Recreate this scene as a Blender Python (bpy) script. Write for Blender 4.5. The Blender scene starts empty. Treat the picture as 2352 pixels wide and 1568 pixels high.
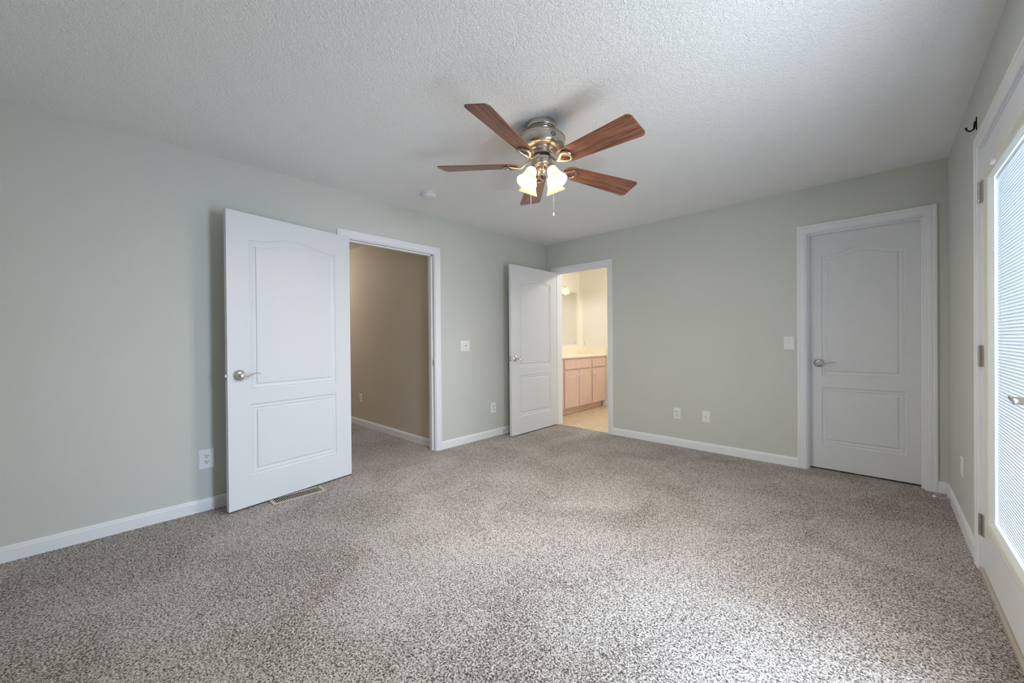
import bpy, bmesh, math, random
from mathutils import Vector, Matrix
random.seed(7)
S = bpy.context.scene
C = S.collection
PI = math.pi

# ------------------------------------------------------------------ camera
W, H = 3.717, 2.44                      # room width and ceiling height
BACK = -4.95                            # wall behind the camera
yaw, pitch, roll = 0.758106, -0.00469, -0.008588
fw = Vector((-math.sin(yaw), math.cos(yaw), 0)); rt = Vector((math.cos(yaw), math.sin(yaw), 0)); up = Vector((0, 0, 1))
f2 = fw*math.cos(pitch) + up*math.sin(pitch); u2 = up*math.cos(pitch) - fw*math.sin(pitch)
r3 = rt*math.cos(roll) + u2*math.sin(roll); u3 = u2*math.cos(roll) - rt*math.sin(roll)
cam = bpy.data.cameras.new('camera'); cam_ob = bpy.data.objects.new('camera', cam); C.objects.link(cam_ob)
cam.sensor_width = 36; cam.lens = 893.579*36/2352; cam.clip_start = 0.02
cam_ob.matrix_world = Matrix(((r3.x, u3.x, -f2.x, 3.3582), (r3.y, u3.y, -f2.y, -4.22439), (r3.z, u3.z, -f2.z, 1.14883), (0, 0, 0, 1)))
S.camera = cam_ob

# ------------------------------------------------------------------ view, sky, daylight
S.view_settings.view_transform = 'Standard'; S.view_settings.look = 'None'
S.view_settings.exposure = 0.28; S.view_settings.gamma = 1; S.view_settings.use_curve_mapping = False
S.cycles.max_bounces = 12; S.cycles.diffuse_bounces = 8; S.cycles.glossy_bounces = 4; S.cycles.transparent_max_bounces = 12
S.cycles.caustics_reflective = False; S.cycles.caustics_refractive = False
S.cycles.sample_clamp_indirect = 6
wd = bpy.data.worlds.new('world'); S.world = wd; wd.use_nodes = True
bgn = wd.node_tree.nodes['Background']; bgn.inputs[0].default_value = (0.72, 0.83, 1.0, 1); bgn.inputs[1].default_value = 1.0

def area(name, loc, rot, sx, sy, power, col, spread=PI):
    l = bpy.data.lights.new(name, 'AREA'); l.shape = 'RECTANGLE'; l.size = sx; l.size_y = sy; l.energy = power; l.color = col; l.spread = spread
    o = bpy.data.objects.new(name, l); C.objects.link(o); o.location = loc; o.rotation_euler = rot
    return o
# overcast daylight outside the patio door and its added sidelight: sky seen above the horizon, light off the ground, light on the blind
def facing(tilt): return (0, PI/2 - math.radians(tilt), 0)
area('daylight_sky', (W+1.6, -2.45, 1.95), facing(16), 1.8, 1.5, 205, (0.50, 0.71, 1.0))
area('daylight_ground', (W+0.10, -2.665, 1.08), facing(0), 1.75, 0.56, 40, (0.88, 0.94, 1.0))
area('daylight_blind', (W+0.16, -1.80, 1.10), facing(0), 1.75, 0.92, 3.6, (1.0, 0.95, 0.93))

# ------------------------------------------------------------------ material helpers
def srgb(r, g, b):
    f = lambda c: (c/255/12.92) if c/255 <= .04045 else ((c/255+.055)/1.055)**2.4
    return (f(r), f(g), f(b), 1)
class NT:
    def __init__(s, name):
        s.m = bpy.data.materials.new(name); s.m.use_nodes = True; s.t = s.m.node_tree; s.n = s.t.nodes
        s.b = s.n['Principled BSDF']; s.out = s.n['Material Output']
    def node(s, k, **kw):
        x = s.n.new(k)
        for a, v in kw.items():
            if a[0] == '_': x.inputs[a[1:].replace('_', ' ')].default_value = v
            else: setattr(x, a, v)
        return x
    def link(s, a, b): s.t.links.new(a, b)
    def coord(s, out='Object'): return s.node('ShaderNodeTexCoord').outputs[out]
    def bump(s, height, strength, dist, normal=None):
        b = s.node('ShaderNodeBump', _Strength=strength, _Distance=dist)
        s.link(height, b.inputs['Height'])
        if normal: s.link(normal, b.inputs['Normal'])
        return b.outputs[0]
def ramp(nt, fac, stops):
    r = nt.node('ShaderNodeValToRGB'); e = r.color_ramp.elements
    while len(e) < len(stops): e.new(.5)
    for x, (p, c) in zip(e, stops): x.position = p; x.color = c
    nt.link(fac, r.inputs[0]); return r.outputs[0]

def paint(name, col, rough=.55, nscale=260, bstr=.12, var=.03):
    t = NT(name); co = t.coord()
    n = t.node('ShaderNodeTexNoise', _Scale=nscale, _Detail=2.0); t.link(co, n.inputs['Vector'])
    v = t.node('ShaderNodeTexNoise', _Scale=2.2, _Detail=2.0); t.link(co, v.inputs['Vector'])
    c0 = tuple(x*(1-var) for x in col[:3])+(1,); c1 = tuple(min(1, x*(1+var)) for x in col[:3])+(1,)
    t.link(ramp(t, v.outputs[0], [(.3, c0), (.7, c1)]), t.b.inputs['Base Color'])
    t.b.inputs['Roughness'].default_value = rough
    t.b.inputs['Specular IOR Level'].default_value = .25
    t.link(t.bump(n.outputs[0], bstr, .002), t.b.inputs['Normal'])
    return t.m
def metal(name, col, rough=.28, aniso=0):
    t = NT(name); co = t.coord()
    n = t.node('ShaderNodeTexNoise', _Scale=90.0, _Detail=2.0); t.link(co, n.inputs['Vector'])
    t.b.inputs['Base Color'].default_value = col; t.b.inputs['Metallic'].default_value = 1
    r = t.node('ShaderNodeMapRange'); r.inputs['To Min'].default_value = rough-.05; r.inputs['To Max'].default_value = rough+.07
    t.link(n.outputs[0], r.inputs['Value']); t.link(r.outputs[0], t.b.inputs['Roughness'])
    return t.m
def emit(name, col, st):
    t = NT(name); t.b.inputs['Base Color'].default_value = (.8, .8, .8, 1)
    t.b.inputs['Emission Color'].default_value = col; t.b.inputs['Emission Strength'].default_value = st
    return t.m

M = {}
M['wall'] = paint('sage_wall_paint', srgb(202, 204, 199), .6, 180, .15, .012)
M['hallwall'] = paint('taupe_wall_paint', srgb(200, 190, 176), .6, 180, .15, .02)
M['bathwall'] = paint('cream_wall_paint', srgb(236, 232, 222), .5, 180, .1, .01)
M['white'] = paint('white_trim_paint', srgb(230, 232, 237), .35, 60, .02, .01)
M['offwhite'] = paint('cream_plastic', srgb(226, 224, 214), .4, 60, .02, .01)
M['plate'] = paint('white_plastic', srgb(232, 233, 236), .3, 60, .01, .005)
M['dark'] = paint('dark_slot', srgb(38, 36, 36), .6, 60, .01, .01)
M['blackiron'] = paint('black_iron', srgb(24, 23, 24), .45, 120, .1, .05)
M['nickel'] = metal('brushed_nickel', (.74, .72, .70, 1), .26)
M['fanmetal'] = metal('brushed_fan_metal', (.54, .495, .46, 1), .30)
M['fandark'] = metal('dark_bronze_metal', (.10, .07, .06, 1), .35)
M['hinge'] = metal('satin_nickel_hinge', (.50, .47, .45, 1), .38)
M['counter'] = paint('cultured_marble', srgb(240, 232, 214), .2, 40, .01, .02)
M['vent'] = paint('beige_enamel', srgb(184, 174, 163), .45, 80, .05, .03)
M['ventwell'] = paint('brown_duct', srgb(40, 28, 22), .8, 80, .05, .1)

# door skin: moulded white board with faint embossed wood grain
t = NT('moulded_door_skin'); co = t.coord()
mp = t.node('ShaderNodeMapping'); mp.inputs['Scale'].default_value = (130, 130, 5); t.link(co, mp.inputs['Vector'])
n = t.node('ShaderNodeTexNoise', _Scale=1.0, _Detail=3.0, _Distortion=.6); t.link(mp.outputs[0], n.inputs['Vector'])
t.b.inputs['Base Color'].default_value = srgb(218, 220, 225); t.b.inputs['Roughness'].default_value = .42; t.b.inputs['Specular IOR Level'].default_value = .3
t.link(t.bump(n.outputs[0], .12, .0015), t.b.inputs['Normal']); M['door'] = t.m

# stomped ceiling texture
t = NT('textured_ceiling_plaster'); co = t.coord()
n1 = t.node('ShaderNodeTexNoise', _Scale=46.0, _Detail=2.0, _Distortion=.9); t.link(co, n1.inputs['Vector'])
n2 = t.node('ShaderNodeTexNoise', _Scale=78.0, _Detail=1.0, _Distortion=.8); t.link(co, n2.inputs['Vector'])
ab = t.node('ShaderNodeMath', operation='SUBTRACT'); t.link(n2.outputs[0], ab.inputs[0]); ab.inputs[1].default_value = .5
ab2 = t.node('ShaderNodeMath', operation='ABSOLUTE'); t.link(ab.outputs[0], ab2.inputs[0])
rd = t.node('ShaderNodeMapRange'); t.link(ab2.outputs[0], rd.inputs['Value']); rd.inputs['From Max'].default_value = .16; rd.inputs['To Min'].default_value = 1; rd.inputs['To Max'].default_value = 0
ad = t.node('ShaderNodeMath', operation='MULTIPLY_ADD'); t.link(rd.outputs[0], ad.inputs[0]); ad.inputs[1].default_value = .35; t.link(n1.outputs[0], ad.inputs[2])
t.b.inputs['Base Color'].default_value = srgb(240, 241, 243); t.b.inputs['Roughness'].default_value = .8; t.b.inputs['Specular IOR Level'].default_value = .15
t.link(t.bump(ad.outputs[0], .58, .009), t.b.inputs['Normal']); M['ceiling'] = t.m

# flecked carpet
t = NT('flecked_carpet'); co = t.coord()
v = t.node('ShaderNodeTexNoise', _Scale=138.0, _Detail=1.0, _Roughness=.5, _Distortion=.6); t.link(co, v.inputs['Vector'])
n = t.node('ShaderNodeTexNoise', _Scale=310.0, _Detail=2.0, _Roughness=.7); t.link(co, n.inputs['Vector'])
v2 = t.node('ShaderNodeTexNoise', _Scale=34.0, _Detail=1.0); t.link(co, v2.inputs['Vector'])
big = t.node('ShaderNodeTexNoise', _Scale=2.1, _Detail=3.0, _Distortion=.8); t.link(co, big.inputs['Vector'])
def mad(src, k, add):
    q = t.node('ShaderNodeMath', operation='MULTIPLY_ADD'); t.link(src, q.inputs[0]); q.inputs[1].default_value = k
    if isinstance(add, (int, float)): q.inputs[2].default_value = add
    else: t.link(add, q.inputs[2])
    return q.outputs[0]
mixv = mad(v.outputs[0], 1.0, mad(n.outputs[0], .45, mad(v2.outputs[0], .20, mad(big.outputs[0], .22, -.415))))
t.link(ramp(t, mixv, [(.33, srgb(68, 55, 48)), (.45, srgb(137, 124, 115)), (.56, srgb(190, 181, 176)), (.73, srgb(224, 220, 218))]), t.b.inputs['Base Color'])
t.b.inputs['Roughness'].default_value = 1; t.b.inputs['Specular IOR Level'].default_value = .05
t.b.inputs['Sheen Weight'].default_value = .15; t.b.inputs['Sheen Roughness'].default_value = .6
t.link(t.bump(mad(n.outputs[0], .6, v.outputs[0]), .8, .012), t.b.inputs['Normal']); M['carpet'] = t.m

# vinyl bath floor
t = NT('beige_vinyl_floor'); co = t.coord()
mp = t.node('ShaderNodeMapping'); mp.inputs['Scale'].default_value = (3, 9, 1); mp.inputs['Rotation'].default_value = (0, 0, .6); t.link(co, mp.inputs['Vector'])
n = t.node('ShaderNodeTexNoise', _Scale=3.0, _Detail=4.0); t.link(mp.outputs[0], n.inputs['Vector'])
bk = t.node('ShaderNodeTexBrick', offset=0.0); t.link(co, bk.inputs['Vector']); bk.inputs['Scale'].default_value = 1; bk.inputs['Brick Width'].default_value = .32; bk.inputs['Row Height'].default_value = .32; bk.inputs['Mortar Size'].default_value = .003
mx = t.node('ShaderNodeMix', data_type='RGBA'); t.link(bk.outputs['Fac'], mx.inputs[0])
t.link(ramp(t, n.outputs[0], [(.35, srgb(194, 176, 146)), (.65, srgb(218, 205, 180))]), mx.inputs[6]); mx.inputs[7].default_value = srgb(186, 164, 132)
t.link(mx.outputs[2], t.b.inputs['Base Color']); t.b.inputs['Roughness'].default_value = .4; M['vinyl'] = t.m

# woods
def wood(name, stops, scale, axis_scale, rough=.4):
    t = NT(name); co = t.coord()
    mp = t.node('ShaderNodeMapping'); mp.inputs['Scale'].default_value = axis_scale; t.link(co, mp.inputs['Vector'])
    n = t.node('ShaderNodeTexNoise', _Scale=scale, _Detail=4.0, _Distortion=.7); t.link(mp.outputs[0], n.inputs['Vector'])
    t.link(ramp(t, n.outputs[0], stops), t.b.inputs['Base Color']); t.b.inputs['Roughness'].default_value = rough
    return t.m
M['blade'] = wood('walnut_blade_veneer', [(.3, srgb(88, 54, 42)), (.5, srgb(134, 86, 66)), (.7, srgb(158, 108, 86))], 1.0, (5, 70, 70), .30)
M['cab'] = wood('pickled_maple', [(.3, srgb(212, 184, 173)), (.7, srgb(222, 196, 186))], 1.0, (30, 30, 3), .4)

# frosted lamp glass: light passes through it from the bulb inside
def frosted(name, col, k):
    t = NT(name); co = t.coord()
    n = t.node('ShaderNodeTexNoise', _Scale=40.0); t.link(co, n.inputs['Vector'])
    tr = t.node('ShaderNodeBsdfTranslucent'); df = t.node('ShaderNodeBsdfDiffuse'); mx = t.node('ShaderNodeMixShader', _Fac=k)
    c = ramp(t, n.outputs[0], [(.3, tuple(x*.96 for x in col[:3])+(1,)), (.7, col)])
    t.link(c, tr.inputs[0]); t.link(c, df.inputs[0]); t.link(df.outputs[0], mx.inputs[1]); t.link(tr.outputs[0], mx.inputs[2])
    t.link(mx.outputs[0], t.out.inputs[0]); return t.m
M['shade'] = frosted('amber_frosted_glass', (.97, .86, .68, 1), .66)
M['bathshade'] = frosted('white_frosted_glass', (.93, .88, .62, 1), .5)
M['bulb'] = emit('lit_bulb', (1, .91, .75, 1), 1050)
M['bathbulb'] = emit('lit_bath_bulb', (1, .92, .86, 1), 105)
M['bathfill'] = emit('bath_fill_glow', (1, 1, .98, 1), 64)  # glow of the added, unseen bathroom fill lamp
M['hallbulb'] = emit('lit_hall_globe', (1, .95, .83, 1), 50)
M['slat'] = frosted('white_blind_slat', (.86, .88, .90, 1), .13)
t = NT('window_glass'); g = t.node('ShaderNodeBsdfGlossy', _Roughness=.02); tp = t.node('ShaderNodeBsdfTransparent'); tp.inputs[0].default_value = (.97, .985, .98, 1)
lw = t.node('ShaderNodeLayerWeight', _Blend=.5); pw = t.node('ShaderNodeMath', operation='POWER'); t.link(lw.outputs['Facing'], pw.inputs[0]); pw.inputs[1].default_value = 5; fr = t.node('ShaderNodeMath', operation='MULTIPLY_ADD'); t.link(pw.outputs[0], fr.inputs[0]); fr.inputs[1].default_value = .10; fr.inputs[2].default_value = .02; mx = t.node('ShaderNodeMixShader'); t.link(fr.outputs[0], mx.inputs[0]); t.link(tp.outputs[0], mx.inputs[1]); t.link(g.outputs[0], mx.inputs[2]); t.link(mx.outputs[0], t.out.inputs[0]); M['glass'] = t.m
t = NT('mirror_silver'); t.b.inputs['Base Color'].default_value = (.93, .94, .93, 1); t.b.inputs['Metallic'].default_value = 1; t.b.inputs['Roughness'].default_value = .02; M['mirror'] = t.m

# ------------------------------------------------------------------ mesh helpers
def obj(name, bm, mat, parent=None, loc=None, rot=None, smooth=False, bevel=0):
    me = bpy.data.meshes.new(name)
    bmesh.ops.recalc_face_normals(bm, faces=bm.faces); bm.to_mesh(me); bm.free()
    o = bpy.data.objects.new(name, me); C.objects.link(o); me.materials.append(M[mat] if isinstance(mat, str) else mat)
    if parent: o.parent = parent
    if loc is not None: o.location = loc
    if rot is not None: o.rotation_euler = rot
    if smooth:
        for p in me.polygons: p.use_smooth = True
        es = o.modifiers.new('edges', 'EDGE_SPLIT'); es.split_angle = math.radians(38)
    if bevel:
        b = o.modifiers.new('bevel', 'BEVEL'); b.width = bevel; b.segments = 2; b.limit_method = 'ANGLE'
    return o
def tag(o, label=None, cat=None, group=None, kind=None):
    if label: o['label'] = label
    if cat: o['category'] = cat
    if group: o['group'] = group
    if kind: o['kind'] = kind
    return o
def empty(name, loc=(0, 0, 0), rz=0, **k):
    o = bpy.data.objects.new(name, None); C.objects.link(o); o.location = loc; o.rotation_euler = (0, 0, rz); o.empty_display_size = .1
    return tag(o, **k)
def dup(root, loc, rz, label=None):
    r = root.copy(); C.objects.link(r); r.location = loc; r.rotation_euler = (0, 0, rz)
    if label: r['label'] = label
    for ch in list(root.children):
        c = ch.copy(); C.objects.link(c); c.parent = r
        for g in list(ch.children):
            d = g.copy(); C.objects.link(d); d.parent = c
    return r
def box(bm, x0, x1, y0, y1, z0, z1):
    vs = [bm.verts.new(p) for p in ((x0, y0, z0), (x1, y0, z0), (x1, y1, z0), (x0, y1, z0), (x0, y0, z1), (x1, y0, z1), (x1, y1, z1), (x0, y1, z1))]
    for f in ((0, 3, 2, 1), (4, 5, 6, 7), (0, 1, 5, 4), (1, 2, 6, 5), (2, 3, 7, 6), (3, 0, 4, 7)): bm.faces.new([vs[i] for i in f])
    return bm
def boxes(*L):
    bm = bmesh.new()
    for b in L: box(bm, *b)
    return bm
def lathe(bm, prof, n=32, mtx=None):
    """prof: list of (r, z); closed ends when r==0"""
    rings = []
    for r, z in prof:
        if r < 1e-6: rings.append([bm.verts.new((0, 0, z))])
        else: rings.append([bm.verts.new((r*math.cos(2*PI*i/n), r*math.sin(2*PI*i/n), z)) for i in range(n)])
    for a, b in zip(rings, rings[1:]):
        for i in range(n):
            j = (i+1) % n
            if len(a) == 1 and len(b) == 1: continue
            if len(a) == 1: bm.faces.new((a[0], b[i], b[j]))
            elif len(b) == 1: bm.faces.new((a[i], a[j], b[0]))
            else: bm.faces.new((a[i], a[j], b[j], b[i]))
    if mtx is not None: bmesh.ops.transform(bm, matrix=mtx, verts=[v for r in rings for v in r])
    return bm
def tube(bm, pts, radii, n=12, flat=None):
    """swept tube; radii: number/list, flat: optional list of (ra, rb) for oval sections (ra along 'side', rb along 'other')"""
    pts = [Vector(p) for p in pts]
    if not isinstance(radii, (list, tuple)): radii = [radii]*len(pts)
    rings = []; side = None
    for i, p in enumerate(pts):
        d = (pts[min(i+1, len(pts)-1)] - pts[max(i-1, 0)]).normalized()
        if side is None:
            side = d.cross(Vector((0, 0, 1)));
            if side.length < .01: side = d.cross(Vector((0, 1, 0)))
        side = (side - d*side.dot(d)).normalized(); o = d.cross(side)
        ra, rb = flat[i] if flat else (radii[i], radii[i])
        rings.append([bm.verts.new(p + side*(ra*math.cos(2*PI*k/n)) + o*(rb*math.sin(2*PI*k/n))) for k in range(n)])
    for a, b in zip(rings, rings[1:]):
        for k in range(n): bm.faces.new((a[k], a[(k+1) % n], b[(k+1) % n], b[k]))
    bm.faces.new(rings[0][::-1]); bm.faces.new(rings[-1])
    return bm
def bez(p0, p1, p2, p3, n=12):
    out = []
    for i in range(n+1):
        t = i/n; a = (1-t)
        out.append(Vector(p0)*a**3 + Vector(p1)*3*a*a*t + Vector(p2)*3*a*t*t + Vector(p3)*t**3)
    return out
def prism(bm, poly, y0, y1):
    """poly in (x, z), extruded along y"""
    a = [bm.verts.new((x, y0, z)) for x, z in poly]; b = [bm.verts.new((x, y1, z)) for x, z in poly]
    bm.faces.new(a); bm.faces.new(b[::-1]); n = len(a)
    for i in range(n): bm.faces.new((a[i], b[i], b[(i+1) % n], a[(i+1) % n]))
    return bm

# ------------------------------------------------------------------ setting: floor, ceiling, walls
K = 'structure'
T = .11                                   # wall thickness
D1 = (-2.766, -1.845); D2 = (.200, .955); D3 = (2.897, 3.593); D4 = (-2.985, -1.262); DZ = 2.055
HY0, HY1, HX = -2.98, -1.79, -3.6         # hallway
BX0, BX1, BY1 = -.585, 1.9, 1.72          # bathroom

def quad(bm, x0, x1, y0, y1, z): bm.faces.new([bm.verts.new(p) for p in ((x0, y0, z), (x1, y0, z), (x1, y1, z), (x0, y1, z))])
bm = boxes((-T, W+.14, BACK-.12, .03, -.06, 0), (HX-.05, -T, HY0-.05, HY1+.05, -.06, 0), (D3[0]-.3, W+.14, .03, .8, -.06, 0))
tag(obj('floor', bm, 'carpet'), 'grey and brown flecked carpet over the bedroom and hallway floor', 'floor', kind=K)
tag(obj('floor_bathroom', boxes((BX0-.1, BX1+.1, .03, BY1+.1, -.06, -.002)), 'vinyl'), 'beige vinyl floor seen through the bathroom doorway', 'floor', kind=K)
tag(obj('ceiling', boxes((-T, W+.14, BACK-.12, .11, H, H+.08)), 'ceiling'), 'white stomp-textured bedroom ceiling', 'ceiling', kind=K)
tag(obj('ceiling_hall', boxes((HX-.05, -T, HY0-.05, HY1+.05, H, H+.08)), 'ceiling'), 'textured ceiling of the hallway beyond the open left door', 'ceiling', kind=K)
tag(obj('ceiling_bathroom', boxes((BX0-.1, BX1+.1, .11, BY1+.1, H, H+.08)), 'bathwall'), 'ceiling of the bathroom beyond the far doorway', 'ceiling', kind=K)

tag(obj('wall_left', boxes((-T, 0, BACK-.12, D1[0]-.01, 0, H), (-T, 0, D1[1]+.01, .11, 0, H), (-T, 0, D1[0]-.01, D1[1]+.01, DZ+.01, H)), 'wall'), 'sage green left wall with the hallway doorway', 'wall', kind=K)
tag(obj('wall_far', boxes((0, D2[0]-.01, 0, T, 0, H), (D2[0]-.01, D2[1]+.01, 0, T, DZ+.01, H), (D2[1]+.01, D3[0]-.01, 0, T, 0, H), (D3[0]-.01, D3[1]+.01, 0, T, DZ+.01, H), (D3[1]+.01, W+.14, 0, T, 0, H)), 'wall'), 'sage green far wall with two doorways', 'wall', kind=K)
tag(obj('wall_right', boxes((W, W+.14, BACK-.12, D4[0]-.01, 0, H), (W, W+.14, D4[1]+.01, 0, 0, H), (W, W+.14, D4[0]-.01, D4[1]+.01, DZ+.02, H)), 'wall'), 'sage green right wall around the glazed patio door', 'wall', kind=K)
tag(obj('wall_back', boxes((0, W, BACK-.12, BACK, 0, H)), 'wall'), 'sage green wall behind the viewer', 'wall', kind=K)
tag(obj('wall_hall_right', boxes((HX, -T, HY1, HY1+.05, 0, H)), 'hallwall'), 'taupe hallway wall seen through the open left doorway', 'wall', kind=K)
tag(obj('wall_hall_left', boxes((HX, -T, HY0-.05, HY0, 0, H)), 'hallwall'), 'taupe hallway wall hidden behind the open door', 'wall', kind=K)
tag(obj('wall_hall_end', boxes((HX-.05, HX, HY0-.05, HY1+.05, 0, H)), 'hallwall'), 'taupe wall at the end of the hallway', 'wall', kind=K)
tag(obj('wall_bathroom_left', boxes((BX0-.1, BX0, T, BY1, 0, H)), 'bathwall'), 'cream bathroom wall behind the vanity', 'wall', kind=K)
tag(obj('wall_bathroom_far', boxes((BX0-.1, BX1+.1, BY1, BY1+.1, 0, H)), 'bathwall'), 'cream bathroom wall facing the doorway', 'wall', kind=K)
tag(obj('wall_bathroom_right', boxes((BX1, BX1+.1, T, BY1, 0, H)), 'bathwall'), 'cream bathroom wall to the right of the doorway', 'wall', kind=K)
tag(obj('wall_bathroom_near', boxes((BX0-.1, -T, T, T+.04, 0, H), (D2[1]+.01, BX1+.1, T, T+.005, 0, H)), 'bathwall'), 'cream inner face of the bathroom doorway wall', 'wall', kind=K)
tag(obj('wall_closet', boxes((D3[0]-.3, W+.14, .8, .85, 0, H), (D3[0]-.35, D3[0]-.3, T, .85, 0, H), (W+.09, W+.14, T, .85, 0, H), (D3[0]-.35, W+.14, T, .85, H, H+.05)), 'wall'), 'closet walls behind the closed right door', 'wall', kind=K)

# baseboards: profile extruded along local x, front faces -y
BP = [(0, 0), (-.014, 0), (-.014, .062), (-.011, .070), (-.010, .076), (-.005, .083), (0, .083)]
def baseboard(name, length, loc, rz, label, h=1):
    bm = bmesh.new()
    a = [bm.verts.new((0, y, z*h)) for y, z in BP]; b = [bm.verts.new((length, y, z*h)) for y, z in BP]
    bm.faces.new(a); bm.faces.new(b[::-1])
    for i in range(len(a)): bm.faces.new((a[i], b[i], b[(i+1) % len(a)], a[(i+1) % len(a)]))
    o = obj(name, bm, 'white', loc=loc, rot=(0, 0, rz)); tag(o, label, 'baseboard', kind=K); return o
CW = .064                                 # casing width
baseboard('baseboard_left', (D1[0]-.008-CW)-BACK, (0, BACK, 0), PI/2, 'white baseboard of the left wall running behind the open hallway door')
baseboard('baseboard_left.001', -(D1[1]+.008+CW), (0, D1[1]+.008+CW, 0), PI/2, 'white baseboard between the hallway doorway and the far corner')
baseboard('baseboard_far', .098-.014, (.014, 0, 0), 0, 'short white baseboard in the far corner behind the bathroom door')
baseboard('baseboard_far.001', (2.828-1.003), (1.003, 0, 0), 0, 'long white baseboard along the far wall between the two doorways')
baseboard('baseboard_far.002', W-.014-3.662, (3.662, 0, 0), 0, 'tiny white baseboard beside the closed door in the right corner')
baseboard('baseboard_right', 1.203, (W, 0, 0), -PI/2, 'white baseboard on the right wall between corner and patio door')
baseboard('baseboard_right.001', 1.89, (W, -3.046, 0), -PI/2, 'white baseboard on the right wall beside the viewer')
baseboard('baseboard_back', W-.028, (W-.014, BACK, 0), PI, 'white baseboard along the wall behind the viewer')
baseboard('baseboard_hall', -T-HX, (HX, HY1, 0), 0, 'white baseboard of the taupe hallway wall')
baseboard('baseboard_bathroom', BX1+.13, (-.13, BY1, 0), 0, 'white baseboard on the far bathroom wall beside the vanity')

# casings: moulded profile mitred round an opening; local x = width, front -y
CP = [(0, 0), (0, -.009), (.006, -.012), (.012, -.0115), (.018, -.014), (.034, -.0155), (.040, -.0135), (.046, -.0175), (.058, -.018), (.064, -.013), (.064, 0)]
def casing(name, x0, x1, zt, loc, rz, label, wl=1.0, jamb_depth=T, ox0=None):
    bm = bmesh.new(); rings = []
    for (x, z, dx, dz) in ((x0, 0, -1, 0), (x0, zt, -1, 1), (x1, zt, 1, 1), (x1, 0, 1, 0)):
        k = wl if dx < 0 else 1
        rings.append([bm.verts.new((x+dx*u*k, y, z+dz*u)) for u, y in CP])
    n = len(CP)
    for a, b in zip(rings, rings[1:]):
        for i in range(n): bm.faces.new((a[i], b[i], b[(i+1) % n], a[(i+1) % n]))
    bm.faces.new(rings[0]); bm.faces.new(rings[-1][::-1])
    o = obj(name, bm, 'white', loc=loc, rot=(0, 0, rz)); tag(o, label, 'door casing', kind=K)
    r = .008                               # reveal
    j = boxes((x0-.012, x0+r, 0, jamb_depth, 0, zt-r), (x1-r, x1+.012, 0, jamb_depth, 0, zt-r), (x0-.012, x1+.012, 0, jamb_depth, zt-r, zt+.012))
    obj('jamb', j, 'white', o)
    return o
# trim: opening given by its inner casing edges
t1 = casing('trim_1', D1[0]-.008, D1[1]+.008, DZ-.008, (0, 0, 0), PI/2, 'white moulded casing around the hallway doorway in the left wall')
obj('door_stop_strip', boxes((D1[1]-.012, D1[1], .040, .075, 0, DZ-.016), (D1[0], D1[0]+.012, .040, .075, 0, DZ-.016), (D1[0], D1[1], .040, .075, DZ-.028, DZ-.016)), 'white', t1)
obj('strike_plate', boxes((D1[1]-.0035, D1[1]-.0005, .004, .034, .89, .95)), 'nickel', t1, bevel=.001)
t2 = casing('trim_2', D2[0]-.010, D2[1]+.008, DZ-.008, (0, 0, 0), 0, 'white moulded casing around the bathroom doorway in the far corner', wl=1.4)
obj('door_stop_strip', boxes((D2[1]-.010, D2[1], .045, .08, 0, DZ-.018), (D2[0], D2[1], .045, .08, DZ-.028, DZ-.016)), 'white', t2)
obj('strike_plate', boxes((D2[1]-.003, D2[1]-.0005, .006, .034, .88, .94)), 'nickel', t2, bevel=.001)
t3 = casing('trim_3', D3[0]-.008, D3[1]+.008, DZ-.002, (0, 0, 0), 0, 'white moulded casing around the closed door in the right corner')
obj('door_stop_strip', boxes((D3[0], D3[0]+.011, .036, .072, 0, DZ-.010), (D3[1]-.011, D3[1], .036, .072, 0, DZ-.010), (D3[0]+.011, D3[1]-.011, .036, .072, DZ-.022, DZ-.010)), 'white', t3)
t4 = casing('trim_4', 1.266, 2.981, DZ+.008, (W, 0, 0), -PI/2, 'white moulded casing around the glazed patio door at right', jamb_depth=.14)
obj('threshold', boxes((1.262, 2.985, -.010, .14, 0, .016)), 'vent', t4)

# ------------------------------------------------------------------ moulded two-panel door leaves
def inset(poly, d):
    """inward offset of a CCW polygon (x, z)"""
    n = len(poly); out = []
    for i in range(n):
        p0, p1, p2 = Vector(poly[i-1]), Vector(poly[i]), Vector(poly[(i+1) % n])
        e1 = (p1-p0).normalized(); e2 = (p2-p1).normalized()
        n1 = Vector((-e1.y, e1.x)); n2 = Vector((-e2.y, e2.x))
        b = n1+n2; b = b/max(.3, b.dot(n1)) if b.length > 1e-6 else n1
        out.append(tuple(p1 + b*d))
    return out
def panel_poly(x0, x1, z0, z1, rise=0):
    p = [(x0, z0), (x1, z0), (x1, z1)]
    if rise:
        N = 28
        for i in range(1, N):
            u = 1-2*i/N
            s = max(0, 1-abs(u)/.92); p.append(((x0+x1)/2+u*(x1-x0)/2, z1+rise*.5*(1-math.cos(PI*min(1, s)))))
    p.append((x0, z1)); return p
GR = [(0, 0), (.004, .0055), (.010, .0075), (.016, .005), (.020, .0045), (.036, .0095), (.044, .0085), (.047, .0025)]
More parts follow.
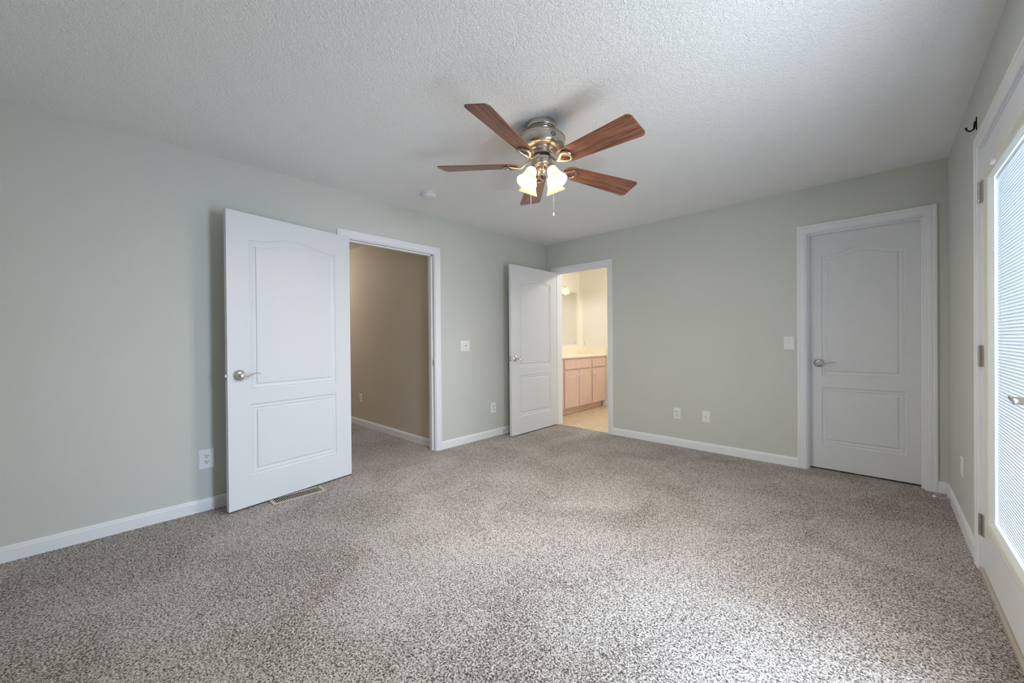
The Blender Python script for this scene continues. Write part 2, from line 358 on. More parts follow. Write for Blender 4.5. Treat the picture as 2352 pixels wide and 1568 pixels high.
def leaf_mesh(x0, x1, z0, z1, th, panels):
    bm = bmesh.new()
    for side in (0, 1):
        y = lambda d: d if side == 0 else th-d
        loops = [[(x0, z0), (x1, z0), (x1, z1), (x0, z1)]] + panels
        edges = []; vl = []
        for lp in loops:
            vs = [bm.verts.new((x, y(0), z)) for x, z in lp]; vl.append(vs)
            edges += [bm.edges.new((vs[i], vs[(i+1) % len(vs)])) for i in range(len(vs))]
        bmesh.ops.triangle_fill(bm, edges=edges, use_beauty=True)
        for lp, vs in zip(panels, vl[1:]):
            prev = vs
            for off, dep in GR[1:]:
                q = inset(lp, off); nv = [bm.verts.new((x, y(dep), z)) for x, z in q]
                for i in range(len(q)): bm.faces.new((prev[i], prev[(i+1) % len(q)], nv[(i+1) % len(q)], nv[i]))
                prev = nv
            bm.faces.new(prev)
        if side == 0: f = vl[0]
        else: bk = vl[0]
    for i in range(4): bm.faces.new((f[i], f[(i+1) % 4], bk[(i+1) % 4], bk[i]))
    return bm
def lever_set(parent, x, z, d, y=0, back=False, wave=1.0, proud=0.0):
    """rose + lever on a leaf face at local (x, z); d = +1 lever points to +x; y = face plane; back mirrors it"""
    s = -1 if not back else 1
    R = Matrix.Translation((x, y, z)) @ Matrix.Rotation(PI/2 if s < 0 else -PI/2, 4, 'X')
    bm = bmesh.new()
    lathe(bm, [(0, 0), (.037, 0), (.037, .002), (.034, .006), (.018, .0135), (.0135, .015), (.012, .018), (.0115, .040+proud), (.0125, .042+proud), (.0125, .052+proud), (.010, .055+proud), (0, .0555+proud)], 32, R)
    h = obj('handle', bm, 'nickel', parent, smooth=True)
    bm = bmesh.new()
    pts = [(x-d*.004, y+s*.046, z), (x+d*.012, y+s*.047, z-.004), (x+d*.030, y+s*.048, z-.0075), (x+d*.050, y+s*.048, z-.003), (x+d*.070, y+s*.047, z+.0065), (x+d*.090, y+s*.045, z+.0115), (x+d*.106, y+s*.042, z+.009), (x+d*.116, y+s*.040, z+.004)]
    pts = [(px, py+s*proud, z+(pz-z)*wave) for px, py, pz in pts]
    sp = []
    for i in range(len(pts)-1):
        a, b = Vector(pts[i]), Vector(pts[i+1]); p0 = Vector(pts[max(0, i-1)]); p3 = Vector(pts[min(len(pts)-1, i+2)])
        for k in range(4):
            u = k/4; sp.append(.5*((2*a)+(b-p0)*u+(2*p0-5*a+4*b-p3)*u*u+(3*a-p0-3*b+p3)*u**3))
    sp.append(Vector(pts[-1])); n = len(sp)
    fl = [(.0085-.0035*i/n, .0062-.0032*min(1, i/n*1.3)) for i in range(n)]; fl[-1] = (.0025, .0015)
    tube(bm, sp, 0, 12, fl)
    obj('lever', bm, 'nickel', h, smooth=True)
    return h
def knuckle_hinge(parent, x, z, y=0):
    """butt hinge: three barrel knuckles and visible leaf, local"""
    bm = bmesh.new()
    for k in range(5):
        lathe(bm, [(0, -.0085), (.0062, -.0085), (.0062, .0085), (0, .0085)], 12, Matrix.Translation((x, y-.005, z+(k-2)*.0182)))
    h = obj('hinge', bm, 'hinge', parent, smooth=True)
    return h
def panel_door(name, w, hx, th, loc, rz, label, handle_d, stile_o, latch=True, hinge_off=0):
    """hx: +1 leaf extends to +x of hinge, -1 to -x. Front faces local -y."""
    root = empty(name, loc, rz, label=label, cat='door', kind=K)
    x0, x1 = (0, w) if hx > 0 else (-w, 0)
    z0, z1 = .013, 2.037
    pl = [panel_poly(x0+stile_o, x1-stile_o, .223, .716), panel_poly(x0+stile_o, x1-stile_o, .811, 1.857, .047)]
    obj('leaf', leaf_mesh(x0, x1, z0, z1, th, pl), 'door', root)
    xh = x0+.068 if hx < 0 else x1-.068
    lever_set(root, xh, .923, handle_d, 0)
    lever_set(root, xh, .923, handle_d, th, True)
    if latch:
        xe = x0 if hx < 0 else x1; s = -1 if hx < 0 else 1
        lt = obj('latch_plate', boxes((min(xe, xe+s*.0012), max(xe, xe+s*.0012), .004, th-.004, .894, .952)), 'nickel', root)
        obj('latch_bolt', boxes((min(xe, xe+s*.010), max(xe, xe+s*.010), .011, th-.011, .914, .932)), 'nickel', lt, bevel=.002)
        obj('latch_screw', boxes(*[(min(xe+s*.0012, xe+s*.0018), max(xe+s*.0012, xe+s*.0018), th/2-.004, th/2+.004, zz-.004, zz+.004) for zz in (.901, .945)]), 'dark', lt)
    return root
d1 = panel_door('door_1', .904, -1, .035, (.062, -2.757, 0), math.radians(99.3), 'white arch-panel door swung wide open against the left wall', 1, .134)
d2 = panel_door('door_2', .894, -1, .034, (.205, -.022, 0), math.radians(90.6), 'white arch-panel door standing open in the far corner by the bathroom', 1, .134)
d3 = panel_door('door_3', .690, -1, .035, (3.591, .073, 0), 0, 'closed white arch-panel door in the right corner', 1, .087, latch=False)
for z in (.2, 1.05, 1.85):
    knuckle_hinge(d1, .004, z, .040); knuckle_hinge(d2, .004, z, .038)

# ------------------------------------------------------------------ glazed patio door (right wall)
GZ0, GZ1 = .258, 1.905       # lite frame outer rectangle in leaf coordinates
def rect_frame(bm, x0, x1, z0, z1, prof):
    rings = []
    for (x, z, dx, dz) in ((x0, z0, 1, 1), (x1, z0, -1, 1), (x1, z1, -1, -1), (x0, z1, 1, -1)):
        rings.append([bm.verts.new((x+dx*u, y, z+dz*u)) for u, y in prof])
    n = len(prof)
    for k in range(4):
        a, b = rings[k], rings[(k+1) % 4]
        for i in range(n-1): bm.faces.new((a[i], b[i], b[i+1], a[i+1]))
    return bm
def patio_leaf(name, loc, label, hinge_left, blinds, w, G0=.152):
    root = empty(name, loc, -PI/2, label=label, cat='door', kind=K)
    z0, z1 = .022, 2.05; G1 = w-G0
    # stile-and-rail slab with a glazed hole
    obj('leaf', boxes((0, G0+.02, .003, .047, z0, z1), (G1-.02, w, .003, .047, z0, z1), (G0+.02, G1-.02, .003, .047, z0, GZ0+.02), (G0+.02, G1-.02, .003, .047, GZ1-.02, z1)), 'white', root)
    bm = bmesh.new(); rect_frame(bm, G0, G1, GZ0, GZ1, [(0, .003), (0, -.006), (.006, -.011), (.014, -.012), (.020, -.009), (.030, -.010), (.040, -.004), (.043, .004), (.043, .014)])
    lf = obj('lite_frame', bm, 'offwhite', root, smooth=True)
    a, b, c, d = G0+.043, G1-.043, GZ0+.043, GZ1-.043
    obj('glass_pane', boxes((a-.005, b+.005, .012, .0145, c-.005, d+.005)), 'glass', root)
    if blinds:
        bm = bmesh.new(); z = c+.004
        while z < d-.004:
            tl = math.radians(-78); hw = .0094
            P = [(u*hw, .0012*(1-u*u)) for u in (-1, -.5, 0, .5, 1)]
            # slat section: mostly closed, room edge lower
            sec = [(.026 + q*math.cos(tl) - v*math.sin(tl)*-1, z + q*math.sin(tl) + v*math.cos(tl)) for q, v in P]
            ra = [bm.verts.new((a-.016, yy, zz)) for yy, zz in sec]; rb = [bm.verts.new((b+.016, yy, zz)) for yy, zz in sec]
            for i in range(4): bm.faces.new((ra[i], rb[i], rb[i+1], ra[i+1]))
            z += .0138
        bl = obj('mini_blind', bm, 'slat', root)
        for p in bl.data.polygons: p.use_smooth = True
        for fx in (.12, .88):
            bm = bmesh.new(); tube(bm, [(a+(b-a)*fx, .0185, c), (a+(b-a)*fx, .0185, d)], .0006, 6); obj('ladder_cord', bm, 'plate', bl)
        obj('blind_rail', boxes((a, b, .018, .034, d-.020, d)), 'plate', bl)
        sl = boxes((G0+.20, G0+.25, -.022, -.006, GZ1-.034, GZ1-.018)); o = obj('blind_slider', sl, 'offwhite', root, bevel=.004)
    if hinge_left:
        for z in (.225, 1.050, 1.848):
            bm = bmesh.new()
            for k in range(5): lathe(bm, [(0, -.0098), (.0066, -.0098), (.0066, .0098), (0, .0098)], 14, Matrix.Translation((-.0040, -.0055, z+(k-2)*.0206)))
            h = obj('hinge', bm, 'hinge', root, smooth=True)
            obj('hinge_plate', boxes((-.004, .034, -.0022, .0035, z-.05, z+.05)), 'hinge', h)
        lever_set(root, w-.070, .945, -1, .003, wave=.35, proud=.008)
        bm = bmesh.new(); lathe(bm, [(0, 0), (.030, 0), (.029, .006), (.022, .010), (0, .010)], 28, Matrix.Translation((w-.07, .003, 1.10)) @ Matrix.Rotation(PI/2, 4, 'X')); obj('deadbolt', bm, 'nickel', root, smooth=True)
    else:
        obj('astragal', boxes((-.012, .010, -.012, .003, z0, z1)), 'white', root)
    return root
patio_leaf('door_4', (W, -1.270, 0), 'white patio door with a closed mini blind behind its glass at right', True, True, 1.07)
patio_leaf('added_sidelight', (W, -2.350, 0), 'added unseen clear-glazed sidelight that lets daylight in beside the viewer', False, False, .630, .055)  # clear pane added out of view as the opening for strong daylight

# ------------------------------------------------------------------ ceiling fan
FX, FY = 1.881, -2.391
fan = empty('ceiling_fan', (FX, FY, H), 0, label='flush-mount ceiling fan with five walnut blades and four lit glass shades', cat='ceiling fan')
def fz(z): return z-H
bm = bmesh.new(); lathe(bm, [(0, 0), (.088, 0), (.0885, -.026), (.086, -.031), (.078, -.032), (.078, -.036), (.074, -.040), (.070, -.040), (.064, -.052), (.062, -.080), (0, -.080)], 48)
obj('canopy', bm, 'fanmetal', fan, smooth=True)
bm = bmesh.new(); lathe(bm, [(0, fz(2.358)), (.132, fz(2.358)), (.139, fz(2.354)), (.1425, fz(2.348)), (.1425, fz(2.343)), (.139, fz(2.341)), (.138, fz(2.300)), (.132, fz(2.288)), (.118, fz(2.281)), (.092, fz(2.279)), (.088, fz(2.272)), (.078, fz(2.268)), (.074, fz(2.260)), (.066, fz(2.258)), (.066, fz(2.250)), (.056, fz(2.247)), (.050, fz(2.242)), (0, fz(2.242))], 64)
mh = obj('motor_housing', bm, 'fanmetal', fan, smooth=True)
def badge(name, az, r, z, wx, wz, parent):
    """small oval nameplate that follows the drum: rim, bar and lettering strokes"""
    def at(u, v, d):
        a = az + u/r; return ((r+d)*math.cos(a), (r+d)*math.sin(a), fz(z)+v)
    bm = bmesh.new(); N = 28
    for (k0, k1) in ((.74, 1.0),):
        a0 = [bm.verts.new(at(wx*k0*math.cos(2*PI*i/N), wz*k0*math.sin(2*PI*i/N), .0012)) for i in range(N)]
        a1 = [bm.verts.new(at(wx*k1*math.cos(2*PI*i/N), wz*k1*math.sin(2*PI*i/N), .0012)) for i in range(N)]
        for i in range(N): bm.faces.new((a0[i], a0[(i+1) % N], a1[(i+1) % N], a1[i]))
    def bar(u0, u1, v0, v1): bm.faces.new([bm.verts.new(at(u, v, .0012)) for u, v in ((u0, v0), (u1, v0), (u1, v1), (u0, v1))])
    for i in range(-2, 3): bar(i*wx*.22-wx*.05, i*wx*.22+wx*.05, -wz*.22, wz*.28)
    bar(-wx*.5, wx*.5, -wz*.42, -wz*.32); bar(-wx*.3, wx*.3, wz*.4, wz*.5)
    return obj(name, bm, 'dark', parent)
badge('maker_badge', math.radians(-22), .1382, 2.320, .0165, .0125, mh)
# fitter housing under the motor
bm = bmesh.new(); lathe(bm, [(0, fz(2.244)), (.046, fz(2.244)), (.050, fz(2.238)), (.056, fz(2.235)), (.0625, fz(2.231)), (.0625, fz(2.196)), (.060, fz(2.190)), (.054, fz(2.186)), (.040, fz(2.183)), (.033, fz(2.181)), (.031, fz(2.168)), (.022, fz(2.156)), (.010, fz(2.151)), (0, fz(2.150))], 48)
sh = obj('switch_housing', bm, 'fanmetal', fan, smooth=True)
bm = bmesh.new(); lathe(bm, [(.0505, fz(2.2405)), (.060, fz(2.2375)), (.0600, fz(2.2340)), (.0505, fz(2.2365))], 48); obj('seam_ring', bm, 'fandark', sh, smooth=True)
azc = math.radians(-50.8)
def hb(parent):
    r = .0625; bm = bmesh.new()
    def at(u, v): a = azc+math.radians(4)+u/r; return ((r+.0009)*math.cos(a), (r+.0009)*math.sin(a), fz(2.214)+v)
    def bar(u0, u1, v0, v1): bm.faces.new([bm.verts.new(at(u, v)) for u, v in ((u0, v0), (u1, v0), (u1, v1), (u0, v1))])
    for u in (-.0155, .0155): bar(u-.002, u+.002, -.002, .002)
    bar(-.0075, -.0050, -.0045, .0045); bar(.0015, .004, -.0045, .0045); bar(-.0050, .0015, -.001, .0015); bar(.006, .0085, -.0045, .0025); bar(-.005, .008, -.0045, -.003)
    return obj('switch_emblem', bm, 'dark', parent)
hb(sh)
# blades: local x radial, built once, copied round; rotor tilts a little as in the photo
TX, TY = -.058, -.068
def blade_z(x, y): return 2.193 + TX*x + TY*y
R0, R1 = .150, .657
def blade_outline():
    pts = []
    w0, w1 = .056, .079
    def cor(cx, cz, r, a0, a1, n=6): return [(cx+r*math.cos(a0+(a1-a0)*i/n), cz+r*math.sin(a0+(a1-a0)*i/n)) for i in range(n+1)]
    pts += cor(R1-.026, -w1+.026, .026, -PI/2, 0); pts += cor(R1-.026, w1-.026, .026, 0, PI/2)
    pts += cor(R0+.045, w0-.045, .045, PI/2, PI); pts += cor(R0+.045, -w0+.045, .045, PI, 1.5*PI)
    return pts
def make_blade():
    bm = bmesh.new(); th = .0055; o = blade_outline()
    a = [bm.verts.new((x, y, 0)) for x, y in o]; b = [bm.verts.new((x, y, th)) for x, y in o]
    bm.faces.new(a[::-1]); bm.faces.new(b)
    for i in range(len(a)): bm.faces.new((a[i], a[(i+1) % len(a)], b[(i+1) % len(b)], b[i]))
    return bm
def make_iron():
    """curved blade iron: stem from the hub splitting into two prongs joined by an arched bridge"""
    bm = bmesh.new()
    st = bez((.048, 0, .042), (.085, 0, .034), (.100, 0, -.004), (.140, 0, -.012), 10)
    tube(bm, st, 0, 12, [(.0098, .0068)]*11)
    for s in (-1, 1):
        pr = bez((.136, 0, -.0115), (.160, s*.006, -.013), (.170, s*.022, -.011), (.196, s*.034, -.009), 8)
        tube(bm, pr, 0, 10, [(.0092, .0062)]*9)
        en = bez((.196, s*.034, -.009), (.212, s*.038, -.008), (.226, s*.028, -.008), (.231, s*.004, -.008), 8)
        tube(bm, en, 0, 10, [(.0088, .0058)]*9)
        lathe(bm, [(0, -.0145), (.0045, -.0135), (.005, -.011), (.005, 0), (0, 0)], 10, Matrix.Translation((.200, s*.034, 0)))
    lathe(bm, [(0, -.0135), (.0045, -.0125), (.005, -.010), (.005, 0), (0, 0)], 10, Matrix.Translation((.231, 0, 0)))
    return bm
az0 = math.radians(-79.0); PB = math.radians(-13.5)
blade0 = None
for k in range(5):
    a = az0 + k*2*PI/5
    Rm = Matrix(((1, 0, 0), (0, 1, 0), (TX, TY, 1))).to_4x4() @ Matrix.Rotation(a, 4, 'Z') @ Matrix.Rotation(PB, 4, 'X')
    # orthonormal frame of the tilted blade
    X = (Rm.to_3x3() @ Vector((1, 0, 0))).normalized(); Y = (Rm.to_3x3() @ Vector((0, 1, 0))); Y = (Y-X*Y.dot(X)).normalized(); Z = X.cross(Y)
    mw = Matrix(((X.x, Y.x, Z.x, 0), (X.y, Y.y, Z.y, 0), (X.z, Y.z, Z.z, fz(2.193)), (0, 0, 0, 1)))
    if blade0 is None:
        b = obj('blade', make_blade(), 'blade', fan, bevel=.0012); ir = obj('blade_iron', make_iron(), 'fanmetal', b, smooth=True); blade0 = b; iron0 = ir
    else:
        b = blade0.copy(); C.objects.link(b); b.parent = fan; ir = iron0.copy(); C.objects.link(ir); ir.parent = b
    b.matrix_local = mw
# four lamps
def make_lamp(az):
    tilt = math.radians(27)
    d = Vector((math.cos(az), math.sin(az), 0)); ax = d*math.sin(tilt) - Vector((0, 0, 1))*math.cos(tilt)
    p = d*.076 + Vector((0, 0, fz(2.157)))
    Q = Matrix.Translation(p) @ ax.to_track_quat('Z', 'Y').to_matrix().to_4x4()
    lm = empty('lamp_arm')
    bpy.data.objects.remove(lm)
    bm = bmesh.new()
    tube(bm, bez(d*.042+Vector((0, 0, fz(2.187))), d*.058+Vector((0, 0, fz(2.184))), p-ax*.014, p-ax*.004, 8), .0085, 12)
    lathe(bm, [(0, -.010), (.012, -.010), (.020, -.002), (.0235, .006), (.0235, .012), (0, .012)], 24, Q)
    arm = obj('lamp_arm', bm, 'fanmetal', fan, smooth=True)
    bm = bmesh.new(); pr = [(.022, .006), (.0265, .014), (.030, .028), (.0325, .045), (.0365, .062), (.044, .080), (.053, .096), (.0585, .104), (.0605, .108)]
    lathe(bm, pr, 40, Q); s = obj('shade', bm, 'shade', arm, smooth=True)
    sd = s.modifiers.new('thick', 'SOLIDIFY'); sd.thickness = .002
    bm = bmesh.new(); lathe(bm, [(.011, .012), (.012, .026), (.018, .040), (.0245, .056), (.0265, .068), (.0245, .080), (.017, .090), (.008, .0945), (0, .0955)], 20, Q)
    obj('bulb', bm, 'bulb', arm, smooth=True)
for k in range(4): make_lamp(math.radians(-5.8)+k*PI/2)
# pull chains
R_ = Vector((.726, .687, 0)); Cc = Vector((.632, -.775, 0))
def chain(s, fwd_, zb, pend):
    p = R_*s + Cc*fwd_; q = p.normalized()*.060
    bm = bmesh.new(); tube(bm, [(q.x, q.y, fz(2.200)), (p.x, p.y, fz(2.198)), (p.x, p.y, fz(2.18)), (p.x, p.y, fz(zb))], .0009, 6)
    c = obj('pull_chain', bm, 'nickel', fan)
    bm = bmesh.new(); lathe(bm, [(0, .004), (.002, .003), (.0035, -.008), (.0045, -.013), (.003, -.018), (0, -.0185)] if pend else [(0, .002), (.0016, 0), (0, -.004)], 12, Matrix.Translation((p.x, p.y, fz(zb)))); obj('chain_pull', bm, 'shade' if pend else 'nickel', c, smooth=True)
chain(-.066, .012, 1.93, False); chain(.070, .012, 1.905, True)

# smoke detector
sd = empty('smoke_detector', (.487, -2.235, H), 0, label='round white smoke detector on the ceiling left of the fan', cat='smoke detector')
bm = bmesh.new(); lathe(bm, [(0, 0), (.066, 0), (.067, -.004), (.066, -.012), (.060, -.014), (0, -.014)], 40); obj('base_ring', bm, 'plate', sd, smooth=True)
bm = bmesh.new(); lathe(bm, [(.056, -.014), (.0575, -.017), (.058, -.026), (.054, -.034), (.040, -.039), (0, -.040)], 40); obj('cover', bm, 'plate', sd, smooth=True)

# ------------------------------------------------------------------ wall plates (local: x right, front -y, z up about plate centre)
def plate_mesh(w, h):
    bm = bmesh.new(); b = .006; t = .006
    o = [(-w/2, -h/2), (w/2, -h/2), (w/2, h/2), (-w/2, h/2)]; i_ = [(-w/2+b, -h/2+b), (w/2-b, -h/2+b), (w/2-b, h/2-b), (-w/2+b, h/2-b)]
    A = [bm.verts.new((x, 0, z)) for x, z in o]; Bm = [bm.verts.new((x, -.003, z)) for x, z in o]; I = [bm.verts.new((x, -t, z)) for x, z in i_]
    for k in range(4):
        j = (k+1) % 4; bm.faces.new((A[k], A[j], Bm[j], Bm[k])); bm.faces.new((Bm[k], Bm[j], I[j], I[k]))
    bm.faces.new(I); bm.faces.new(A[::-1]); return bm
def duplex(loc, rz, label, w=.073, h=.117):
    r = empty('wall_outlet', loc, rz, label=label, cat='outlet')
    obj('cover_plate', plate_mesh(w, h), 'plate', r)
    for s in (-1, 1):
        bm = bmesh.new(); N = 28; zc = s*.0195; pts = []
        for i in range(N):
            a = 2*PI*i/N; pts.append((.0175*math.cos(a), zc+max(-.0145, min(.0145, .0175*math.sin(a)))))
        prism(bm, pts, -.0078, -.004); f = obj('socket', bm, 'offwhite', r)
        bm = boxes((-.0078, -.0052, -.0083, -.007, zc+.000, zc+.0085), (.0052, .0076, -.0083, -.007, zc+.001, zc+.0080))
        lathe(bm, [(0, 0), (.0028, 0), (.0028, .0012), (0, .0012)], 12, Matrix.Translation((0, -.0071, zc-.0078)) @ Matrix.Rotation(PI/2, 4, 'X'))
        obj('slot', bm, 'dark', f)
    bm = bmesh.new(); lathe(bm, [(0, .0006), (.003, .0002), (.003, -.002)], 12, Matrix.Translation((0, -.006, 0)) @ Matrix.Rotation(PI/2, 4, 'X')); obj('screw', bm, 'nickel', r)
    return r
duplex((0, -3.734, .351), PI/2, 'white duplex outlet low on the left wall beside the open door edge', .088, .130)
duplex((0, -1.014, .338), PI/2, 'white duplex outlet low on the left wall near the bathroom door', .078, .124)
duplex((1.779, 0, .348), 0, 'white duplex outlet low on the far wall, left of the cable plate')
bp = empty('blank_wall_plate', (W, -.652, .358), -PI/2, label='white blank wall plate low on the right wall near the corner', cat='wall plate')
obj('cover_plate', plate_mesh(.073, .117), 'plate', bp)
for z in (-.042, .042):
    bm = bmesh.new(); lathe(bm, [(0, .0008), (.003, .0003), (.003, -.002)], 12, Matrix.Translation((0, -.006, z)) @ Matrix.Rotation(PI/2, 4, 'X')); obj('screw', bm, 'plate', bp)
duplex((-1.81, HY1, .374), 0, 'small outlet low on the taupe hallway wall', .072, .113)
duplex((-.475, BY1, 1.085), 0, 'cream outlet above the vanity on the far bathroom wall', .07, .11)
r = empty('cable_plate', (2.069, 0, .348), 0, label='white cable jack plate low on the far wall, right of the outlet', cat='wall plate')
obj('cover_plate', plate_mesh(.070, .115), 'plate', r)
bm = bmesh.new(); lathe(bm, [(0, .010), (.003, .010), (.0045, .009), (.0048, 0), (.007, 0), (.007, -.003)], 16, Matrix.Translation((-.004, -.006, 0)) @ Matrix.Rotation(PI/2, 4, 'X')); obj('coax_jack', bm, 'hinge', r, smooth=True)
for z in (-.042, .042):
    bm = bmesh.new(); lathe(bm, [(0, .0008), (.0035, .0003), (.0035, -.002)], 12, Matrix.Translation((0, -.006, z)) @ Matrix.Rotation(PI/2, 4, 'X')); obj('screw', bm, 'nickel', r)
def switch(loc, rz, label, gangs, w, h):
    r = empty('light_switch', loc, rz, label=label, cat='light switch')
    obj('cover_plate', plate_mesh(w, h), 'plate', r)
    for g in gangs:
        fr_ = obj('toggle_slot', boxes((g-.006, g+.006, -.0066, -.005, -.013, .013)), 'offwhite', r)
        bm = bmesh.new(); prism(bm, [(-.0045, -.002), (.0045, -.002), (.0038, .009), (-.0038, .009)], -.018, -.006); obj('toggle', bm, 'plate', fr_, bevel=.001)
        for z in (-.030, .030):
            bm = bmesh.new(); lathe(bm, [(0, .0008), (.003, .0003), (.003, -.002)], 10, Matrix.Translation((g, -.006, z)) @ Matrix.Rotation(PI/2, 4, 'X')); obj('screw', bm, 'hinge', r)
    return r
switch((0, -1.438, 1.082), PI/2, 'white double light switch on the left wall between the two open doors', (-.023, .023), .122, .120)
switch((2.766, 0, 1.098), 0, 'white single light switch on the far wall beside the closed door', (0,), .074, .120)

# hook on the right wall above the patio door corner
hk = empty('wall_hook', (W, -1.163, 2.222), -PI/2, label='small black iron hook on the right wall above the patio door', cat='hook')
bm = boxes((-.007, .007, -.004, 0, -.030, .034)); obj('hook_plate', bm, 'blackiron', hk, bevel=.002)
bm = bmesh.new(); tube(bm, bez((0, -.003, .014), (0, -.011, .016), (0, -.006, -.016), (0, -.012, -.024), 8) + bez((0, -.012, -.024), (0, -.020, -.036), (0, -.036, -.028), (0, -.037, -.008), 10)[1:], [.004]*9+[.004, .004, .004, .004, .0038, .0036, .0036, .0036, .004, .005], 12)
obj('hook_arm', bm, 'blackiron', hk, smooth=True)

# spring door stops on the baseboards
def doorstop(loc, rz, label, L=.082):
    r = empty('door_stop', loc, rz, label=label, cat='door stop')
    bm = bmesh.new(); lathe(bm, [(0, 0), (.011, 0), (.011, .004), (.007, .009), (0, .009)], 20, Matrix.Rotation(PI/2, 4, 'X')); obj('mount', bm, 'nickel', r, smooth=True)
    bm = bmesh.new(); N = 16*12
    tube(bm, [(.0045*math.cos(2*PI*i/12), -.008-(L-.02)*i/N, .0045*math.sin(2*PI*i/12)) for i in range(N+1)], .0011, 6); obj('spring', bm, 'nickel', r, smooth=True)
    bm = bmesh.new(); lathe(bm, [(0, L-.016), (.0065, L-.016), (.0085, L-.012), (.0085, L-.003), (.006, L), (0, L)], 20, Matrix.Rotation(PI/2, 4, 'X')); obj('rubber_tip', bm, 'plate', r, smooth=True)
    return r
doorstop((W-.014, -.255, .036), -PI/2, 'spring door stop with white tip on the baseboard in the right corner', .085)
doorstop((.014, -.868, .036), PI/2, 'spring door stop on the left baseboard behind the bathroom door edge')

# floor register under the open door
vx0, vx1, vy0, vy1 = .125, .262, -3.405, -3.040
vt = empty('floor_vent', ((vx0+vx1)/2, (vy0+vy1)/2, 0), 0, label='beige slotted floor register in the carpet under the open left door', cat='floor vent')
hx, hy = (vx1-vx0)/2, (vy1-vy0)/2
obj('frame', boxes((-hx, hx, -hy, -hy+.022, 0, .007), (-hx, hx, hy-.022, hy, 0, .007), (-hx, -hx+.018, -hy+.022, hy-.022, 0, .007), (hx-.018, hx, -hy+.022, hy-.022, 0, .007)), 'vent', vt, bevel=.0015)
obj('duct_well', boxes((-hx+.018, hx-.018, -hy+.022, hy-.022, 0, .0012)), 'ventwell', vt)
bm = bmesh.new(); n = 24
for i in range(n):
    y = -hy+.022+(2*hy-.044)*(i+.5)/n
    box(bm, -hx+.018, hx-.018, y-.0022, y+.0022, .0012, .0058)
obj('louvers', bm, 'vent', vt)

# ------------------------------------------------------------------ bathroom
VX = -.06                                  # cabinet face
va = empty('vanity_cabinet', (VX, .15, 0), PI/2, label='pickled pink maple vanity cabinet under the cream bathroom counter', cat='vanity')
# local: x = world y - .15, front -y = world +x
L = 1.70-.15; dp = VX-BX0
obj('carcass', boxes((0, L, 0, dp-.002, .10, .856)), 'cab', va)
obj('toe_kick', boxes((0, L-.02, .07, dp-.002, 0, .10)), 'cab', va)
def cab_door(x0, x1, z0, z1, knob):
    bm = bmesh.new(); box(bm, x0, x1, -.018, -.0005, z0, z1)
    d_ = obj('door', bm, 'cab', va, bevel=.003)
    lp = [(x0+.055, z0+.055), (x1-.055, z0+.055), (x1-.055, z1-.055), (x0+.055, z1-.055)]
    bm = bmesh.new(); prev = None
    for off, y in ((-.006, -.0184), (0, -.0205), (.006, -.0188), (.012, -.0184), (.038, -.0225)):
        v_ = [bm.verts.new((x, y, z)) for x, z in inset(lp, off)]
        if prev:
            for i in range(4): bm.faces.new((prev[i], prev[(i+1) % 4], v_[(i+1) % 4], v_[i]))
        prev = v_
    bm.faces.new(prev); obj('raised_panel', bm, 'cab', d_)
    bm = bmesh.new(); lathe(bm, [(0, 0), (.006, 0), (.005, .010), (.013, .016), (.014, .022), (.009, .027), (0, .028)], 20, Matrix.Translation((knob[0], -.018, knob[1])) @ Matrix.Rotation(PI/2, 4, 'X')); obj('knob', bm, 'plate', d_, smooth=True)
o_ = lambda y: y-.15
cab_door(o_(.505), o_(.868), .118, .664, (o_(.848), .60)); cab_door(o_(.885), o_(1.235), .118, .664, (o_(.915), .60)); cab_door(o_(1.270), o_(1.662), .118, .664, (o_(1.300), .60))
obj('false_drawer_front', boxes((o_(.505), o_(1.235), -.018, -.0005, .694, .832)), 'cab', va, bevel=.003)
dr = obj('drawer', boxes((o_(1.270), o_(1.662), -.018, -.0005, .694, .832)), 'cab', va, bevel=.003)
bm = bmesh.new(); lathe(bm, [(0, 0), (.006, 0), (.005, .010), (.013, .016), (.014, .022), (.009, .027), (0, .028)], 20, Matrix.Translation((o_(1.466), -.018, .763)) @ Matrix.Rotation(PI/2, 4, 'X')); obj('knob', bm, 'plate', dr, smooth=True)
ct = empty('vanity_counter', (BX0, .16, .858), 0, label='cream marble vanity counter with backsplash in the bathroom', cat='counter')
obj('slab', boxes((.002, -.035-BX0, 0, BY1-.162, 0, .034)), 'counter', ct, bevel=.008)
obj('backsplash', boxes((.002, .022, 0, BY1-.162, .034, .135)), 'counter', ct, bevel=.003)
obj('side_splash', boxes((.022, -.045-BX0, BY1-.184, BY1-.162, .034, .135)), 'counter', ct, bevel=.003)
fc = empty('faucet', (BX0+.10, .86, .892), 0, label='chrome faucet on the bathroom counter behind the door frame', cat='faucet')
bm = bmesh.new(); lathe(bm, [(0, 0), (.026, 0), (.026, .008), (.014, .014), (.012, .05), (0, .052)], 20); tube(bm, bez((0, 0, .04), (.01, 0, .13), (.11, 0, .13), (.12, 0, .07), 10), .009, 10); obj('spout', bm, 'nickel', fc, smooth=True)
for s in (-1, 1):
    bm = bmesh.new(); lathe(bm, [(0, 0), (.022, 0), (.022, .008), (.012, .014), (.012, .03), (.016, .034), (.016, .044), (0, .047)], 18, Matrix.Translation((0, s*.10, 0))); tube(bm, [(0, s*.10, .040), (.02, s*.125, .046), (.03, s*.15, .05)], .005, 8); obj('tap_handle', bm, 'nickel', fc, smooth=True)
mi = empty('bathroom_mirror', (BX0, .30, 1.066), 0, label='large frameless wall mirror above the vanity', cat='mirror')
obj('mirror_glass', boxes((.001, .006, 0, 1.32, 0, .905)), 'mirror', mi)
vl = empty('vanity_light', (BX0, 1.15, 2.045), 0, label='nickel vanity light with bell shades above the bathroom mirror', cat='wall lamp')
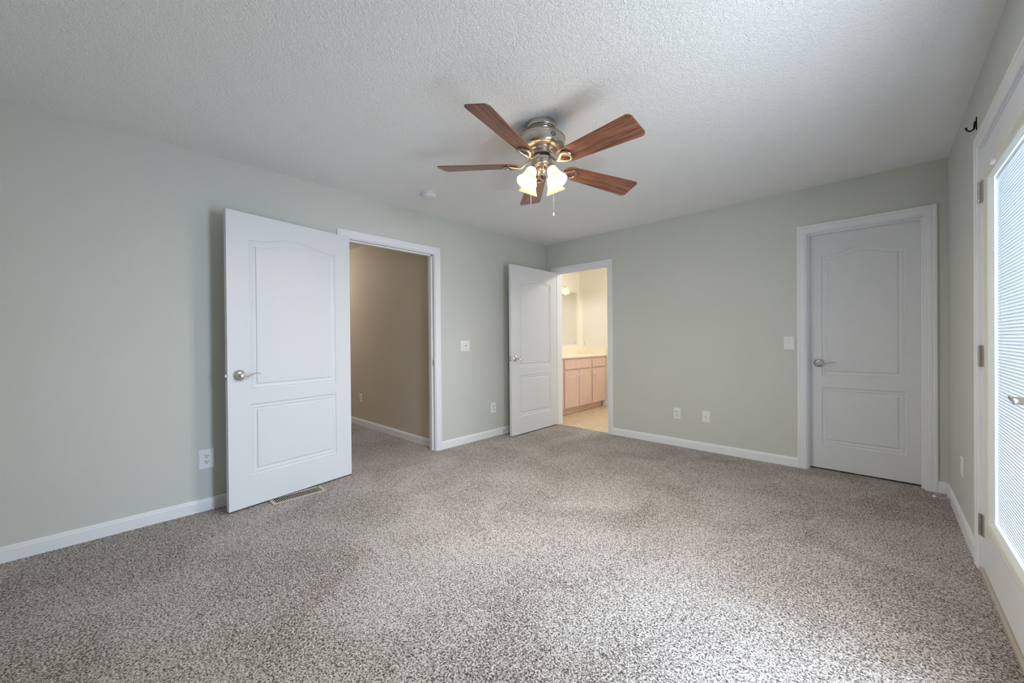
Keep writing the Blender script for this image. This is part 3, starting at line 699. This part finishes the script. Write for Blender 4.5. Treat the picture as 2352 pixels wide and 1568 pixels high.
bm = boxes((.001, .022, -.36, -.06, -.045, .045)); obj('backplate', bm, 'nickel', vl, bevel=.006)
for yy in (-.40, -.21, -.02):
    bm = bmesh.new(); tube(bm, bez((.015, -.21+(yy+.21)*.45, .03), (.05, -.21+(yy+.21)*.6, .01), (.10, yy-.02, -.02), (.118, yy, 0), 10), .0055, 10)
    lathe(bm, [(0, .050), (.004, .048), (.0055, .035), (.0055, -.012), (.016, -.016), (.020, -.036), (.012, -.040), (0, -.040)], 18, Matrix.Translation((.12, yy, .0))); arm = obj('lamp_arm', bm, 'nickel', vl, smooth=True)
    bm = bmesh.new(); lathe(bm, [(.020, -.034), (.038, -.040), (.046, -.060), (.050, -.085), (.058, -.110), (.076, -.132)], 32, Matrix.Translation((.12, yy, 0))); s = obj('shade', bm, 'bathshade', arm, smooth=True)
    s.modifiers.new('thick', 'SOLIDIFY').thickness = .002
    bm = bmesh.new(); lathe(bm, [(.012, -.04), (.016, -.07), (.028, -.10), (.030, -.12), (.022, -.138), (.010, -.146), (0, -.147)], 18, Matrix.Translation((.12, yy, 0))); obj('bulb', bm, 'bathbulb', arm, smooth=True)

# lamp added out of sight to brighten the bathroom more evenly
bl = empty('added_bathroom_light', (1.10, .95, H), 0, label='added unseen fill light on the bathroom ceiling', cat='ceiling light')
bm = bmesh.new(); lathe(bm, [(0, 0), (.15, 0), (.15, -.02), (0, -.02)], 32); obj('base_ring', bm, 'nickel', bl, smooth=True)
bm = bmesh.new(); lathe(bm, [(.14, -.02), (.13, -.06), (.09, -.09), (0, -.10)], 32); obj('glass_bowl', bm, 'bathfill', bl, smooth=True)

# hallway ceiling lamp, out of sight round the door
hl = empty('hall_ceiling_light', (-2.65, -2.62, H), 0, label='warm round ceiling light in the hallway', cat='ceiling light')
bm = bmesh.new(); lathe(bm, [(0, 0), (.14, 0), (.14, -.02), (0, -.02)], 32); obj('base_ring', bm, 'nickel', hl, smooth=True)
bm = bmesh.new(); lathe(bm, [(.13, -.02), (.12, -.06), (.08, -.09), (0, -.10)], 32); obj('glass_bowl', bm, 'hallbulb', hl, smooth=True)
